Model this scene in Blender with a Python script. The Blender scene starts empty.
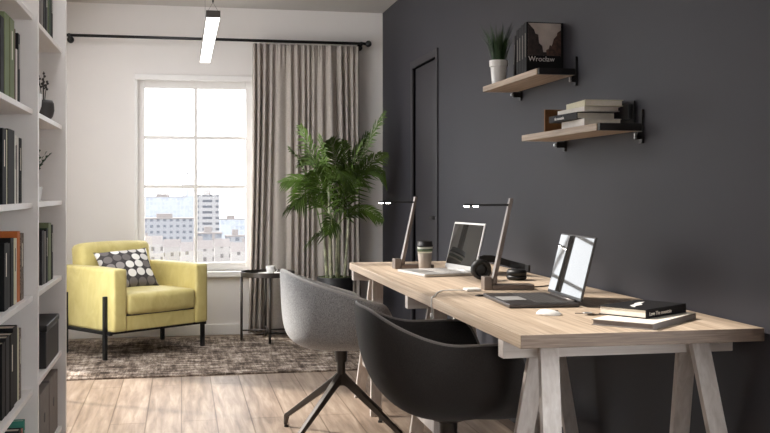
import bpy, bmesh, math, random
from mathutils import Vector, Matrix
PI = math.pi
R = math.radians
sc = bpy.context.scene
COL = sc.collection

# ------------------------------------------------------------------ materials
def s2l(c):
    return c / 12.92 if c <= 0.04045 else ((c + 0.055) / 1.055) ** 2.4
def rgb(r, g, b):
    return (s2l(r / 255), s2l(g / 255), s2l(b / 255), 1)

def new_mat(name):
    m = bpy.data.materials.new(name); m.use_nodes = True
    nt = m.node_tree
    return m, nt, nt.nodes['Principled BSDF']

def N(nt, t, **kw):
    n = nt.nodes.new(t)
    for k, v in kw.items():
        if k.startswith('i_'):
            n.inputs[k[2:].replace('_', ' ')].default_value = v
        else:
            setattr(n, k, v)
    return n

def coords(nt, scale=(1, 1, 1), rot=(0, 0, 0)):
    tc = N(nt, 'ShaderNodeTexCoord'); mp = N(nt, 'ShaderNodeMapping')
    mp.inputs['Scale'].default_value = scale; mp.inputs['Rotation'].default_value = rot
    nt.links.new(tc.outputs['Object'], mp.inputs['Vector'])
    return mp.outputs['Vector']

def ramp(nt, fac, stops):
    r = N(nt, 'ShaderNodeValToRGB')
    e = r.color_ramp.elements
    e[0].position, e[0].color = stops[0]
    e[1].position, e[1].color = stops[-1]
    for p, c in stops[1:-1]:
        x = e.new(p); x.color = c
    nt.links.new(fac, r.inputs['Fac'])
    return r.outputs['Color']

def plain(name, c, rough=0.5, metal=0.0, spec=0.5, var=0.06, nscale=20, bump=0.0, bscale=200):
    m, nt, b = new_mat(name)
    c = rgb(*c)
    nz = N(nt, 'ShaderNodeTexNoise', i_Scale=nscale, i_Detail=4.0)
    nt.links.new(coords(nt), nz.inputs['Vector'])
    d = tuple(x * (1 - var) for x in c[:3]) + (1,)
    l = tuple(min(1, x * (1 + var)) for x in c[:3]) + (1,)
    nt.links.new(ramp(nt, nz.outputs['Fac'], [(0.35, d), (0.65, l)]), b.inputs['Base Color'])
    b.inputs['Roughness'].default_value = rough
    b.inputs['Metallic'].default_value = metal
    b.inputs['Specular IOR Level'].default_value = spec
    if bump:
        n2 = N(nt, 'ShaderNodeTexNoise', i_Scale=bscale, i_Detail=3.0)
        nt.links.new(coords(nt), n2.inputs['Vector'])
        bp = N(nt, 'ShaderNodeBump', i_Strength=bump, i_Distance=0.002)
        nt.links.new(n2.outputs['Fac'], bp.inputs['Height'])
        nt.links.new(bp.outputs['Normal'], b.inputs['Normal'])
    return m

def woven(name, ca, cb, scale=260, rough=0.9, stretch=(1, 1, 4), bump=0.4, sheen=0.2):
    m, nt, b = new_mat(name)
    v1 = coords(nt, stretch); v2 = coords(nt, (stretch[0] * 3, stretch[1] * 3, 1))
    n1 = N(nt, 'ShaderNodeTexNoise', i_Scale=scale, i_Detail=2.0)
    n2 = N(nt, 'ShaderNodeTexNoise', i_Scale=scale * 0.5, i_Detail=2.0)
    nt.links.new(v1, n1.inputs['Vector']); nt.links.new(v2, n2.inputs['Vector'])
    ad = N(nt, 'ShaderNodeMath', operation='ADD'); ad.use_clamp = False
    nt.links.new(n1.outputs['Fac'], ad.inputs[0]); nt.links.new(n2.outputs['Fac'], ad.inputs[1])
    hf = N(nt, 'ShaderNodeMath', operation='MULTIPLY'); hf.inputs[1].default_value = 0.5
    nt.links.new(ad.outputs[0], hf.inputs[0])
    nt.links.new(ramp(nt, hf.outputs[0], [(0.38, rgb(*ca)), (0.62, rgb(*cb))]), b.inputs['Base Color'])
    b.inputs['Roughness'].default_value = rough
    b.inputs['Specular IOR Level'].default_value = 0.2
    b.inputs['Sheen Weight'].default_value = sheen
    bp = N(nt, 'ShaderNodeBump', i_Strength=bump, i_Distance=0.002)
    nt.links.new(hf.outputs[0], bp.inputs['Height'])
    nt.links.new(bp.outputs['Normal'], b.inputs['Normal'])
    return m

def wood(name, cols, stretch, scale=8, rough=0.5, bump=0.1, staves=None):
    m, nt, b = new_mat(name)
    v = coords(nt, stretch)
    n1 = N(nt, 'ShaderNodeTexNoise', i_Scale=scale, i_Detail=8.0, i_Roughness=0.6, i_Distortion=0.4)
    nt.links.new(v, n1.inputs['Vector'])
    base = ramp(nt, n1.outputs['Fac'], [(0.32, rgb(*cols[0])), (0.5, rgb(*cols[1])), (0.68, rgb(*cols[2]))])
    if staves:
        br = N(nt, 'ShaderNodeTexBrick')
        br.offset = 0.37
        br.inputs['Color1'].default_value = (1, 1, 1, 1)
        br.inputs['Color2'].default_value = staves[4]
        br.inputs['Mortar'].default_value = staves[3]
        br.inputs['Scale'].default_value = 1
        br.inputs['Mortar Size'].default_value = staves[2]
        br.inputs['Brick Width'].default_value = staves[0]
        br.inputs['Row Height'].default_value = staves[1]
        nt.links.new(coords(nt, (1, 1, 1), (0, 0, R(90))), br.inputs['Vector'])
        mx = N(nt, 'ShaderNodeMix', data_type='RGBA', blend_type='MULTIPLY')
        mx.inputs[0].default_value = 1
        nt.links.new(base, mx.inputs[6]); nt.links.new(br.outputs['Color'], mx.inputs[7])
        base = mx.outputs[2]
    nt.links.new(base, b.inputs['Base Color'])
    b.inputs['Roughness'].default_value = rough
    b.inputs['Specular IOR Level'].default_value = 0.35
    bp = N(nt, 'ShaderNodeBump', i_Strength=bump, i_Distance=0.002)
    nt.links.new(n1.outputs['Fac'], bp.inputs['Height'])
    nt.links.new(bp.outputs['Normal'], b.inputs['Normal'])
    return m

def emis(name, c, s):
    m, nt, b = new_mat(name)
    b.inputs['Base Color'].default_value = c
    b.inputs['Emission Color'].default_value = c
    b.inputs['Emission Strength'].default_value = s
    return m

def glass_mat(name):
    m, nt, b = new_mat(name)
    nt.nodes.remove(b)
    out = nt.nodes['Material Output']
    tr = N(nt, 'ShaderNodeBsdfTransparent'); gl = N(nt, 'ShaderNodeBsdfGlossy')
    gl.inputs['Roughness'].default_value = 0.02
    tr.inputs['Color'].default_value = (0.96, 0.97, 0.97, 1)
    mx = N(nt, 'ShaderNodeMixShader'); mx.inputs[0].default_value = 0.06
    nt.links.new(tr.outputs[0], mx.inputs[1]); nt.links.new(gl.outputs[0], mx.inputs[2])
    nt.links.new(mx.outputs[0], out.inputs['Surface'])
    return m

M = {}
M['white_wall'] = plain('white_wall_paint', (234, 229, 225), 0.85, spec=0.2, var=0.01, nscale=3, bump=0.05)
M['dark_wall'] = plain('charcoal_wall_paint', (53, 52, 58), 0.62, spec=0.4, var=0.03, nscale=2, bump=0.05)
M['dark_door'] = plain('charcoal_door_paint', (54, 52, 56), 0.5, spec=0.4, var=0.02)
M['ceiling'] = plain('ceiling_paint', (200, 195, 191), 0.9, spec=0.1, var=0.01)
M['white_trim'] = plain('white_lacquer', (236, 233, 230), 0.4, var=0.01)
M['case'] = plain('bookcase_lacquer', (234, 228, 223), 0.45, var=0.01)
M['floor'] = wood('oak_floor', [(124, 106, 92), (152, 133, 117), (176, 158, 141)], (9, 0.8, 1), 3, 0.42, 0.08,
                  staves=(1.5, 0.17, 0.0035, (0.45, 0.4, 0.35, 1), (0.82, 0.8, 0.78, 1)))
M['oak'] = wood('light_oak', [(156, 137, 118), (183, 164, 143), (202, 185, 166)], (34, 0.9, 130), 2.2, 0.5, 0.06,
                staves=(60, 0.042, 0.0004, (0.85, 0.83, 0.8, 1), (0.9, 0.89, 0.87, 1)))
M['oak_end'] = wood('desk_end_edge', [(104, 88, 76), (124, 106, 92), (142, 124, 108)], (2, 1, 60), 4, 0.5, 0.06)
M['oak_shelf'] = wood('shelf_oak', [(150, 130, 112), (178, 158, 138), (200, 182, 162)], (20, 0.8, 20), 3, 0.5, 0.06)
M['pale_wood'] = wood('whitewashed_wood', [(192, 182, 174), (206, 197, 190), (218, 211, 205)], (18, 18, 0.9), 3, 0.55, 0.05)
M['pale_beam'] = wood('whitewashed_beam', [(192, 182, 174), (206, 197, 190), (218, 211, 205)], (0.9, 18, 18), 3, 0.55, 0.05)
M['black_metal'] = plain('black_metal', (34, 33, 34), 0.4, 0.3, var=0.03)
M['dark_metal'] = plain('gunmetal', (84, 79, 75), 0.35, 0.7, var=0.03)
M['bronze'] = plain('warm_grey_metal', (120, 108, 100), 0.35, 0.6, var=0.03)
M['steel'] = plain('brushed_steel', (200, 200, 200), 0.3, 0.9, var=0.02)
M['silver'] = plain('silver_aluminium', (205, 203, 200), 0.35, 0.6, var=0.01)
M['dark_alu'] = plain('dark_aluminium', (70, 66, 64), 0.35, 0.6, var=0.01)
M['black_plastic'] = plain('black_plastic', (22, 22, 23), 0.45, var=0.02)
M['white_plastic'] = plain('white_plastic', (236, 234, 230), 0.35, var=0.01)
M['ceramic'] = plain('white_ceramic', (238, 236, 232), 0.25, var=0.01)
M['paper'] = plain('book_pages', (232, 224, 210), 0.8, var=0.04, nscale=60)
M['brown_paper'] = plain('brown_card', (128, 88, 52), 0.8, var=0.04)
M['grey_fabric'] = woven('grey_marl_upholstery', (124, 123, 123), (194, 193, 193), 300)
M['black_fabric'] = woven('black_upholstery', (38, 35, 34), (56, 52, 50), 450, 0.7, sheen=0.1, bump=0.15)
M['rim_light_paint'] = plain('black_chair_rim_highlight', (112, 106, 102), 0.6)  # paler than the black fabric, paints the lit rim edge
M['rim_light_paint_pale'] = plain('grey_chair_rim_highlight', (186, 182, 178), 0.8)  # painted rim highlight for the grey chair
M['curtain'] = woven('taupe_curtain_cloth', (168, 159, 151), (196, 187, 179), 330, 0.95, (1, 1, 0.35), 0.15)
M['leaf'] = plain('palm_leaf', (88, 114, 46), 0.45, var=0.35, nscale=5)
M['grass_leaf'] = plain('grass_blade', (44, 68, 38), 0.5, var=0.3, nscale=30)
M['cane'] = plain('palm_cane', (186, 188, 160), 0.55, var=0.5, nscale=14)
M['moss'] = plain('moss', (58, 68, 30), 0.95, var=0.4, nscale=50, bump=0.8, bscale=80)
M['planter'] = plain('black_planter', (32, 31, 32), 0.45, var=0.03)
M['lid'] = plain('black_cup_lid', (30, 28, 28), 0.4, var=0.02)
M['cup'] = plain('kraft_cup', (158, 147, 136), 0.7, var=0.03)
M['cup_band'] = plain('green_band', (86, 104, 78), 0.6, var=0.02)
M['cup_white'] = plain('cream_band', (222, 222, 208), 0.6, var=0.02)
M['glass'] = glass_mat('window_glass')
M['led'] = emis('lit_led', (1, 0.93, 0.84, 1), 40)
M['diffuser'] = emis('lit_diffuser', (1, 0.97, 0.93, 1), 5)
M['box_black'] = plain('black_box_card', (26, 25, 26), 0.5)
M['box_grey'] = plain('grey_box_card', (128, 120, 116), 0.8)
M['vase'] = plain('dark_stone_vase', (62, 58, 56), 0.5, var=0.15)
M['art_sky'] = plain('cover_photo_sky', (196, 184, 176), 0.5, var=0.12, nscale=16)
M['art_house'] = plain('cover_photo_houses', (82, 58, 48), 0.5, var=0.5, nscale=60)
M['art_house_dark'] = plain('cover_photo_dark_houses', (46, 36, 34), 0.5, var=0.5, nscale=60)

# yellow upholstery with soft creases
m, nt, b = new_mat('yellow_green_upholstery')
n1 = N(nt, 'ShaderNodeTexNoise', i_Scale=9.0, i_Detail=3.0, i_Distortion=1.5)
nt.links.new(coords(nt, (1, 1, 0.6)), n1.inputs['Vector'])
nt.links.new(ramp(nt, n1.outputs['Fac'], [(0.3, rgb(204, 187, 116)), (0.7, rgb(218, 203, 134))]), b.inputs['Base Color'])
b.inputs['Roughness'].default_value = 0.55
b.inputs['Sheen Weight'].default_value = 0.2
bp = N(nt, 'ShaderNodeBump', i_Strength=0.5, i_Distance=0.012)
nt.links.new(n1.outputs['Fac'], bp.inputs['Height']); nt.links.new(bp.outputs['Normal'], b.inputs['Normal'])
M['yellow'] = m

# distressed rug
m, nt, b = new_mat('distressed_rug_pile')
na = N(nt, 'ShaderNodeTexNoise', i_Scale=7.0, i_Detail=8.0, i_Roughness=0.75)
nb = N(nt, 'ShaderNodeTexNoise', i_Scale=40.0, i_Detail=6.0, i_Roughness=0.8)
nc = N(nt, 'ShaderNodeTexNoise', i_Scale=40.0, i_Detail=4.0, i_Roughness=0.8)
nt.links.new(coords(nt, (1, 1, 1)), na.inputs['Vector'])
nt.links.new(coords(nt, (1, 0.12, 1)), nb.inputs['Vector'])
nt.links.new(coords(nt, (0.15, 1.2, 1)), nc.inputs['Vector'])
a1 = N(nt, 'ShaderNodeMath', operation='ADD'); a2 = N(nt, 'ShaderNodeMath', operation='ADD')
dv = N(nt, 'ShaderNodeMath', operation='DIVIDE'); dv.inputs[1].default_value = 3
nt.links.new(na.outputs['Fac'], a1.inputs[0]); nt.links.new(nb.outputs['Fac'], a1.inputs[1])
nt.links.new(a1.outputs[0], a2.inputs[0]); nt.links.new(nc.outputs['Fac'], a2.inputs[1])
nt.links.new(a2.outputs[0], dv.inputs[0])
nt.links.new(ramp(nt, dv.outputs[0], [(0.42, rgb(52, 43, 37)), (0.48, rgb(96, 83, 73)), (0.53, rgb(150, 135, 122)), (0.60, rgb(212, 199, 186))]), b.inputs['Base Color'])
b.inputs['Roughness'].default_value = 1; b.inputs['Specular IOR Level'].default_value = 0.1
bp = N(nt, 'ShaderNodeBump', i_Strength=0.6, i_Distance=0.006)
nt.links.new(dv.outputs[0], bp.inputs['Height']); nt.links.new(bp.outputs['Normal'], b.inputs['Normal'])
M['rug'] = m

# pillow with rows of pale dots
m, nt, b = new_mat('dotted_pillow_cloth')
vo = N(nt, 'ShaderNodeTexVoronoi', voronoi_dimensions='2D'); vo.inputs['Scale'].default_value = 15.0; vo.inputs['Randomness'].default_value = 0.12
nt.links.new(coords(nt, (1, 1, 1)), vo.inputs['Vector'])
dots = ramp(nt, vo.outputs['Distance'], [(0.43, (1, 1, 1, 1)), (0.47, (0, 0, 0, 1))])
sp = N(nt, 'ShaderNodeSeparateColor'); nt.links.new(vo.outputs['Color'], sp.inputs[0])
tone = ramp(nt, sp.outputs[0], [(0.30, rgb(112, 106, 104)), (0.5, rgb(176, 170, 166)), (0.6, rgb(236, 232, 226))])
mx = N(nt, 'ShaderNodeMix', data_type='RGBA')
nt.links.new(dots, mx.inputs[0]); mx.inputs[6].default_value = rgb(66, 62, 62)
nt.links.new(tone, mx.inputs[7]); nt.links.new(mx.outputs[2], b.inputs['Base Color'])
b.inputs['Roughness'].default_value = 0.9
M['pillow'] = m

# glossy screen
m, nt, b = new_mat('glossy_screen')
b.inputs['Base Color'].default_value = rgb(34, 34, 33); b.inputs['Roughness'].default_value = 0.03
b.inputs['IOR'].default_value = 1.65
nz = N(nt, 'ShaderNodeTexNoise', i_Scale=2.0); nt.links.new(coords(nt), nz.inputs['Vector'])
nt.links.new(ramp(nt, nz.outputs['Fac'], [(0.3, rgb(30, 30, 30)), (0.7, rgb(38, 38, 37))]), b.inputs['Base Color'])
M['screen'] = m

# keyboard: rows of dark keys
def key_mat(name, c1, c2):
    m, nt, b = new_mat(name)
    br = N(nt, 'ShaderNodeTexBrick'); br.offset = 0.5
    br.inputs['Scale'].default_value = 1; br.inputs['Brick Width'].default_value = 0.019
    br.inputs['Row Height'].default_value = 0.018; br.inputs['Mortar Size'].default_value = 0.0016
    br.inputs['Color1'].default_value = c1; br.inputs['Color2'].default_value = c1; br.inputs['Mortar'].default_value = c2
    nt.links.new(coords(nt, (1, 1, 1), (0, 0, R(90))), br.inputs['Vector'])
    nt.links.new(br.outputs['Color'], b.inputs['Base Color']); b.inputs['Roughness'].default_value = 0.5
    return m
M['keys_dark'] = key_mat('dark_keyboard', rgb(36, 35, 35), rgb(92, 90, 88))
M['keys_pale'] = key_mat('pale_keyboard', rgb(190, 186, 182), rgb(120, 117, 114))

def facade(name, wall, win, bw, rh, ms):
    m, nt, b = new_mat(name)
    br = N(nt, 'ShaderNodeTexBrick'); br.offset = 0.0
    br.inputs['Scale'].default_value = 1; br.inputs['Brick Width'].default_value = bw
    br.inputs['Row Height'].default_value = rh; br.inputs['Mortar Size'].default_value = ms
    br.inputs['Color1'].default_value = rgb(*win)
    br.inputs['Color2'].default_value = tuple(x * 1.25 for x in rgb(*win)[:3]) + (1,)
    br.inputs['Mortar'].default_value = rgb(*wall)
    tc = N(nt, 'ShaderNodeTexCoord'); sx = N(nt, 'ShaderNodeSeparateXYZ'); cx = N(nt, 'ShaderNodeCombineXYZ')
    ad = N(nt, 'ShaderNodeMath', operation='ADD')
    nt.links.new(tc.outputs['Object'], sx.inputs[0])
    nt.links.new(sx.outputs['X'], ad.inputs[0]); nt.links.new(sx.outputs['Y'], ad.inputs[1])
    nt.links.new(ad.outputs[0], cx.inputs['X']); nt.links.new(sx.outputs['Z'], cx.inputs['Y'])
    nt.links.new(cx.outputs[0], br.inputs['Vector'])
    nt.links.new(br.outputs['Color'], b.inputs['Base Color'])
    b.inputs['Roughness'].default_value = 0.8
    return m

# ------------------------------------------------------------------ mesh helpers
def box(bm, x0, x1, y0, y1, z0, z1, mtx=None):
    v = [bm.verts.new((x, y, z)) for x in (x0, x1) for y in (y0, y1) for z in (z0, z1)]
    for f in ((0, 1, 3, 2), (4, 6, 7, 5), (0, 4, 5, 1), (2, 3, 7, 6), (0, 2, 6, 4), (1, 5, 7, 3)):
        bm.faces.new([v[i] for i in f])
    if mtx is not None:
        for p in v: p.co = mtx @ p.co
    return v

def hexa(bm, p):          # eight points: bottom four, top four, both in turn
    v = [bm.verts.new(q) for q in p]
    for f in ((3, 2, 1, 0), (4, 5, 6, 7), (0, 1, 5, 4), (1, 2, 6, 5), (2, 3, 7, 6), (3, 0, 4, 7)):
        bm.faces.new([v[i] for i in f])

def beam_between(bm, a, b, wx, wy, wx2=None, wy2=None):
    """square bar whose ends lie in horizontal planes"""
    wx2 = wx if wx2 is None else wx2; wy2 = wy if wy2 is None else wy2
    a, b = Vector(a), Vector(b)
    q = [a + Vector((sx * wx / 2, sy * wy / 2, 0)) for sx, sy in ((-1, -1), (1, -1), (1, 1), (-1, 1))]
    q += [b + Vector((sx * wx2 / 2, sy * wy2 / 2, 0)) for sx, sy in ((-1, -1), (1, -1), (1, 1), (-1, 1))]
    hexa(bm, q)

def lathe(bm, prof, seg=32, c=(0, 0, 0), closed=False):
    rings = []
    for r, z in prof:
        if r < 1e-6:
            rings.append([bm.verts.new((c[0], c[1], c[2] + z))])
        else:
            rings.append([bm.verts.new((c[0] + r * math.cos(2 * PI * i / seg), c[1] + r * math.sin(2 * PI * i / seg), c[2] + z)) for i in range(seg)])
    for A, B in zip(rings, rings[1:]):
        for i in range(seg):
            j = (i + 1) % seg
            if len(A) == 1 and len(B) == 1: continue
            if len(A) == 1: bm.faces.new((A[0], B[j], B[i]))
            elif len(B) == 1: bm.faces.new((A[i], A[j], B[0]))
            else: bm.faces.new((A[i], A[j], B[j], B[i]))

def tube(bm, pts, r, seg=8, cap=True):
    pts = [Vector(p) for p in pts]
    if not hasattr(r, '__len__'): r = [r] * len(pts)
    rings = []; up = Vector((0, 0, 1)); prev = None
    for i, p in enumerate(pts):
        t = (pts[min(i + 1, len(pts) - 1)] - pts[max(i - 1, 0)]).normalized()
        if prev is None:
            n = t.cross(up)
            if n.length < 0.1: n = t.cross(Vector((1, 0, 0)))
        else:
            n = prev - t * prev.dot(t)
        n.normalize(); prev = n; bn = t.cross(n)
        rings.append([bm.verts.new(p + (n * math.cos(2 * PI * k / seg) + bn * math.sin(2 * PI * k / seg)) * r[i]) for k in range(seg)])
    for A, B in zip(rings, rings[1:]):
        for k in range(seg):
            bm.faces.new((A[k], A[(k + 1) % seg], B[(k + 1) % seg], B[k]))
    if cap:
        bm.faces.new(rings[0][::-1]); bm.faces.new(rings[-1])

def link(name, bm, mat, parent=None, smooth=False, bevel=0, seg=2, solid=0, off=-1, sub=0, loc=None, rot=None):
    bmesh.ops.recalc_face_normals(bm, faces=bm.faces)
    me = bpy.data.meshes.new(name); bm.to_mesh(me); bm.free()
    o = bpy.data.objects.new(name, me); COL.objects.link(o)
    for mm in (mat if isinstance(mat, (list, tuple)) else [mat]): me.materials.append(mm)
    if smooth:
        for p in me.polygons: p.use_smooth = True
    if solid:
        d = o.modifiers.new('solid', 'SOLIDIFY'); d.thickness = solid; d.offset = off
    if bevel:
        d = o.modifiers.new('bevel', 'BEVEL'); d.width = bevel; d.segments = seg; d.limit_method = 'ANGLE'; d.angle_limit = R(40)
    if sub:
        d = o.modifiers.new('sub', 'SUBSURF'); d.levels = sub; d.render_levels = sub
    if loc: o.location = loc
    if rot: o.rotation_euler = rot
    if parent: o.parent = parent
    return o

def tag(o, label, cat, group=None):
    o['label'] = label; o['category'] = cat
    if group: o['group'] = group
    return o

def thing(name, label, cat, loc=(0, 0, 0), rz=0, group=None, rot=None):
    o = bpy.data.objects.new(name, None); COL.objects.link(o)
    o.empty_display_size = 0.1
    o.location = loc; o.rotation_euler = rot if rot else (0, 0, rz)
    return tag(o, label, cat, group)

def struct(o):
    o['kind'] = 'structure'; return o

def bx(name, mat, parent, *b, bevel=0, **kw):
    bm = bmesh.new(); box(bm, *b)
    return link(name, bm, mat, parent, bevel=bevel, **kw)

def text_mesh(name, s, size, mat, parent, loc, rot, depth=0.0006):
    cu = bpy.data.curves.new(name, 'FONT'); cu.body = s; cu.size = size; cu.extrude = depth
    t = bpy.data.objects.new(name, cu); COL.objects.link(t)
    dg = bpy.context.evaluated_depsgraph_get()
    me = bpy.data.meshes.new_from_object(t.evaluated_get(dg))
    bpy.data.objects.remove(t)
    o = bpy.data.objects.new(name, me); COL.objects.link(o)
    me.materials.clear(); me.materials.append(mat)
    o.location = loc; o.rotation_euler = rot; o.parent = parent
    return o

# ------------------------------------------------------------------ room shell
XL, XR, YF, YB, ZC = -1.0, 1.6, 8.04, -1.6, 2.573
LX = -3.2                                     # the room is wider behind the bookcase line
bm = bmesh.new(); box(bm, -1.2, 1.8, YB, 8.24, -0.1, 0); struct(link('floor', bm, M['floor']))
# far wall with window opening
wx0, wx1, wz0, wz1 = -0.345, 0.565, 0.50, 2.0
bm = bmesh.new()
box(bm, XL - 0.2, wx0, YF, YF + 0.2, 0, ZC); box(bm, wx1, XR, YF, YF + 0.2, 0, ZC)
box(bm, wx0, wx1, YF, YF + 0.2, 0, wz0); box(bm, wx0, wx1, YF, YF + 0.2, wz1, ZC)
struct(link('wall_back', bm, M['white_wall']))
# right dark wall with the door recess and an added unseen fill window
dy0, dy1, dz = 6.27, 6.93, 1.99
bm = bmesh.new()
rw0, rw1, rz0, rz1 = 0.3, 2.15, 0.25, 2.35
box(bm, XR, XR + 0.2, YB, rw0, 0, ZC); box(bm, XR, XR + 0.2, rw0, rw1, 0, rz0); box(bm, XR, XR + 0.2, rw0, rw1, rz1, ZC)
box(bm, XR, XR + 0.2, rw1, dy0, 0, ZC); box(bm, XR, XR + 0.2, dy1, YF + 0.2, 0, ZC)
box(bm, XR, XR + 0.2, dy0, dy1, dz, ZC)
struct(link('wall_right', bm, M['dark_wall']))
# left wall with an added side window, out of view, for sun
ly0, ly1, lz0, lz1 = 5.05, 6.85, 0.25, 2.42
bm = bmesh.new()
box(bm, XL - 0.2, XL, YB, ly0, 0, ZC); box(bm, XL - 0.2, XL, ly1, YF, 0, ZC)
box(bm, XL - 0.2, XL, ly0, ly1, 0, lz0); box(bm, XL - 0.2, XL, ly0, ly1, lz1, ZC)
struct(link('wall_left', bm, M['white_wall']))
# wall behind the camera with a window added for fill light
bm = bmesh.new()
fx0, fx1, fz0, fz1 = -0.3, 0.9, 1.0, 2.0
box(bm, XL, fx0, YB - 0.2, YB, 0, ZC); box(bm, fx1, XR, YB - 0.2, YB, 0, ZC)
box(bm, fx0, fx1, YB - 0.2, YB, 0, fz0); box(bm, fx0, fx1, YB - 0.2, YB, fz1, ZC)
struct(link('wall_front', bm, M['white_wall']))
# ceiling with an added, unseen roof opening for sun on the desk
sx0, sx1, sy0, sy1 = -0.96, -0.13, 3.4, 7.1
bm = bmesh.new()
box(bm, XL - 0.2, XR + 0.2, YB, sy0, ZC, ZC + 0.12); box(bm, XL - 0.2, XR + 0.2, sy1, YF + 0.2, ZC, ZC + 0.12)
box(bm, XL - 0.2, sx0, sy0, sy1, ZC, ZC + 0.12); box(bm, sx1, XR + 0.2, sy0, sy1, ZC, ZC + 0.12)
struct(link('ceiling', bm, M['ceiling']))

def frame_window(name, horiz, a0, a1, z0, z1, pos, nx, zs, fw=0.05, d=0.06, panes=True):
    """framed window; horiz 'x': lies along x at y=pos, 'y': along y at x=pos"""
    root = bpy.data.objects.new(name, None); COL.objects.link(root); struct(root)
    def b(nm, u0, u1, w0, w1, q0, q1, mat, bev=0.003):
        bm = bmesh.new()
        if horiz == 'x': box(bm, u0, u1, pos + w0, pos + w1, q0, q1)
        else: box(bm, pos + w0, pos + w1, u0, u1, q0, q1)
        return link(nm, bm, mat, root, bevel=bev)
    bm = bmesh.new()
    def add(u0, u1, q0, q1, w0=0, w1=d):
        if horiz == 'x': box(bm, u0, u1, pos + w0, pos + w1, q0, q1)
        else: box(bm, pos + w0, pos + w1, u0, u1, q0, q1)
    add(a0, a0 + fw, z0, z1); add(a1 - fw, a1, z0, z1)
    add(a0 + fw, a1 - fw, z0, z0 + fw); add(a0 + fw, a1 - fw, z1 - fw, z1)
    link('window_frame', bm, M['white_trim'], root, bevel=0.004)
    for k in range(1, nx):
        u = a0 + (a1 - a0) * k / nx
        b('mullion', u - 0.013, u + 0.013, 0.012, 0.048, z0 + fw, z1 - fw, M['white_trim'])
    for z in zs:
        b('glazing_bar', a0 + fw, a1 - fw, 0.014, 0.046, z - 0.014, z + 0.014, M['white_trim'])
    b('glass_pane', a0 + fw * 0.8, a1 - fw * 0.8, 0.028, 0.032, z0 + fw * 0.8, z1 - fw * 0.8, M['glass'], 0)
    return root
w1_ = frame_window('window_1', 'x', wx0, wx1, wz0, wz1, YF + 0.05, 2, [1.55, 1.165], fw=0.064)
# wall-side casing of the far window
bm = bmesh.new()
box(bm, wx0 - 0.012, wx1 + 0.012, YF - 0.03, YF, wz1 - 0.01, wz1 + 0.035)
link('head_casing', bm, M['white_trim'], w1_, bevel=0.004)
bx('side_casing', M['white_trim'], w1_, wx0 - 0.012, wx0 + 0.012, YF - 0.012, YF, wz0, wz1 - 0.01, bevel=0.003)
bx('side_casing', M['white_trim'], w1_, wx1 - 0.012, wx1 + 0.012, YF - 0.012, YF, wz0, wz1 - 0.01, bevel=0.003)
bx('window_sill', M['white_trim'], w1_, wx0 - 0.03, wx1 + 0.03, YF - 0.05, YF + 0.05, wz0 - 0.045, wz0, bevel=0.006)
bx('apron', M['white_trim'], w1_, wx0, wx1, YF + 0.045, YF + 0.05, wz0, wz0 + 0.03)
frame_window('added_window_2', 'y', ly0, ly1, lz0, lz1, XL - 0.12, 2, [1.5], fw=0.05)  # added out of view to let in side sun and sky
frame_window('added_window_3', 'x', fx0, fx1, fz0, fz1, YB - 0.12, 3, [], fw=0.05)  # added behind the camera for sky fill

frame_window('added_window_4', 'y', rw0, rw1, rz0, rz1, XR + 0.08, 2, [], fw=0.05)  # added out of view to brighten the bookcase fronts
# door in the dark wall
d1 = bpy.data.objects.new('door_1', None); COL.objects.link(d1); struct(d1)
bx('door_leaf', M['dark_door'], d1, XR + 0.014, XR + 0.055, dy0 + 0.003, dy1 - 0.003, 0.005, dz - 0.003, bevel=0.003)
bm = bmesh.new()
box(bm, XR - 0.012, XR + 0.1, dy0 - 0.05, dy0, 0, dz + 0.05); box(bm, XR - 0.012, XR + 0.1, dy1, dy1 + 0.05, 0, dz + 0.05)
box(bm, XR - 0.012, XR + 0.1, dy0, dy1, dz, dz + 0.05)
link('door_frame', bm, M['dark_door'], d1, bevel=0.003)
bm = bmesh.new(); tube(bm, [(XR + 0.05, 6.33, 0.955), (XR + 0.02, 6.33, 0.955), (XR + 0.0, 6.33, 0.955)], 0.012)
tube(bm, [(XR + 0.0, 6.325, 0.955), (XR + 0.0, 6.44, 0.955)], 0.009)
link('door_handle', bm, M['black_metal'], d1, smooth=True)
# baseboards
struct(bx('baseboard_back', M['white_trim'], None, XL, XR - 0.015, YF - 0.016, YF, 0, 0.085, bevel=0.004))
struct(bx('baseboard_left', M['white_trim'], None, XL, XL + 0.016, 4.85, YF - 0.016, 0, 0.085, bevel=0.004))
bm = bmesh.new(); box(bm, XR - 0.014, XR, YB, dy0 - 0.05, 0, 0.08); box(bm, XR - 0.014, XR, dy1 + 0.05, YF - 0.002, 0, 0.08)
struct(link('baseboard_right', bm, M['dark_door'], bevel=0.003))

# ------------------------------------------------------------------ rug
RZ = 0.012
o = bx('area_rug', M['rug'], None, -0.95, 1.35, 6.27, 7.86, 0, RZ, bevel=0.004)
tag(o, 'brown and beige distressed low pile rug under the yellow armchair', 'rug')

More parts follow.
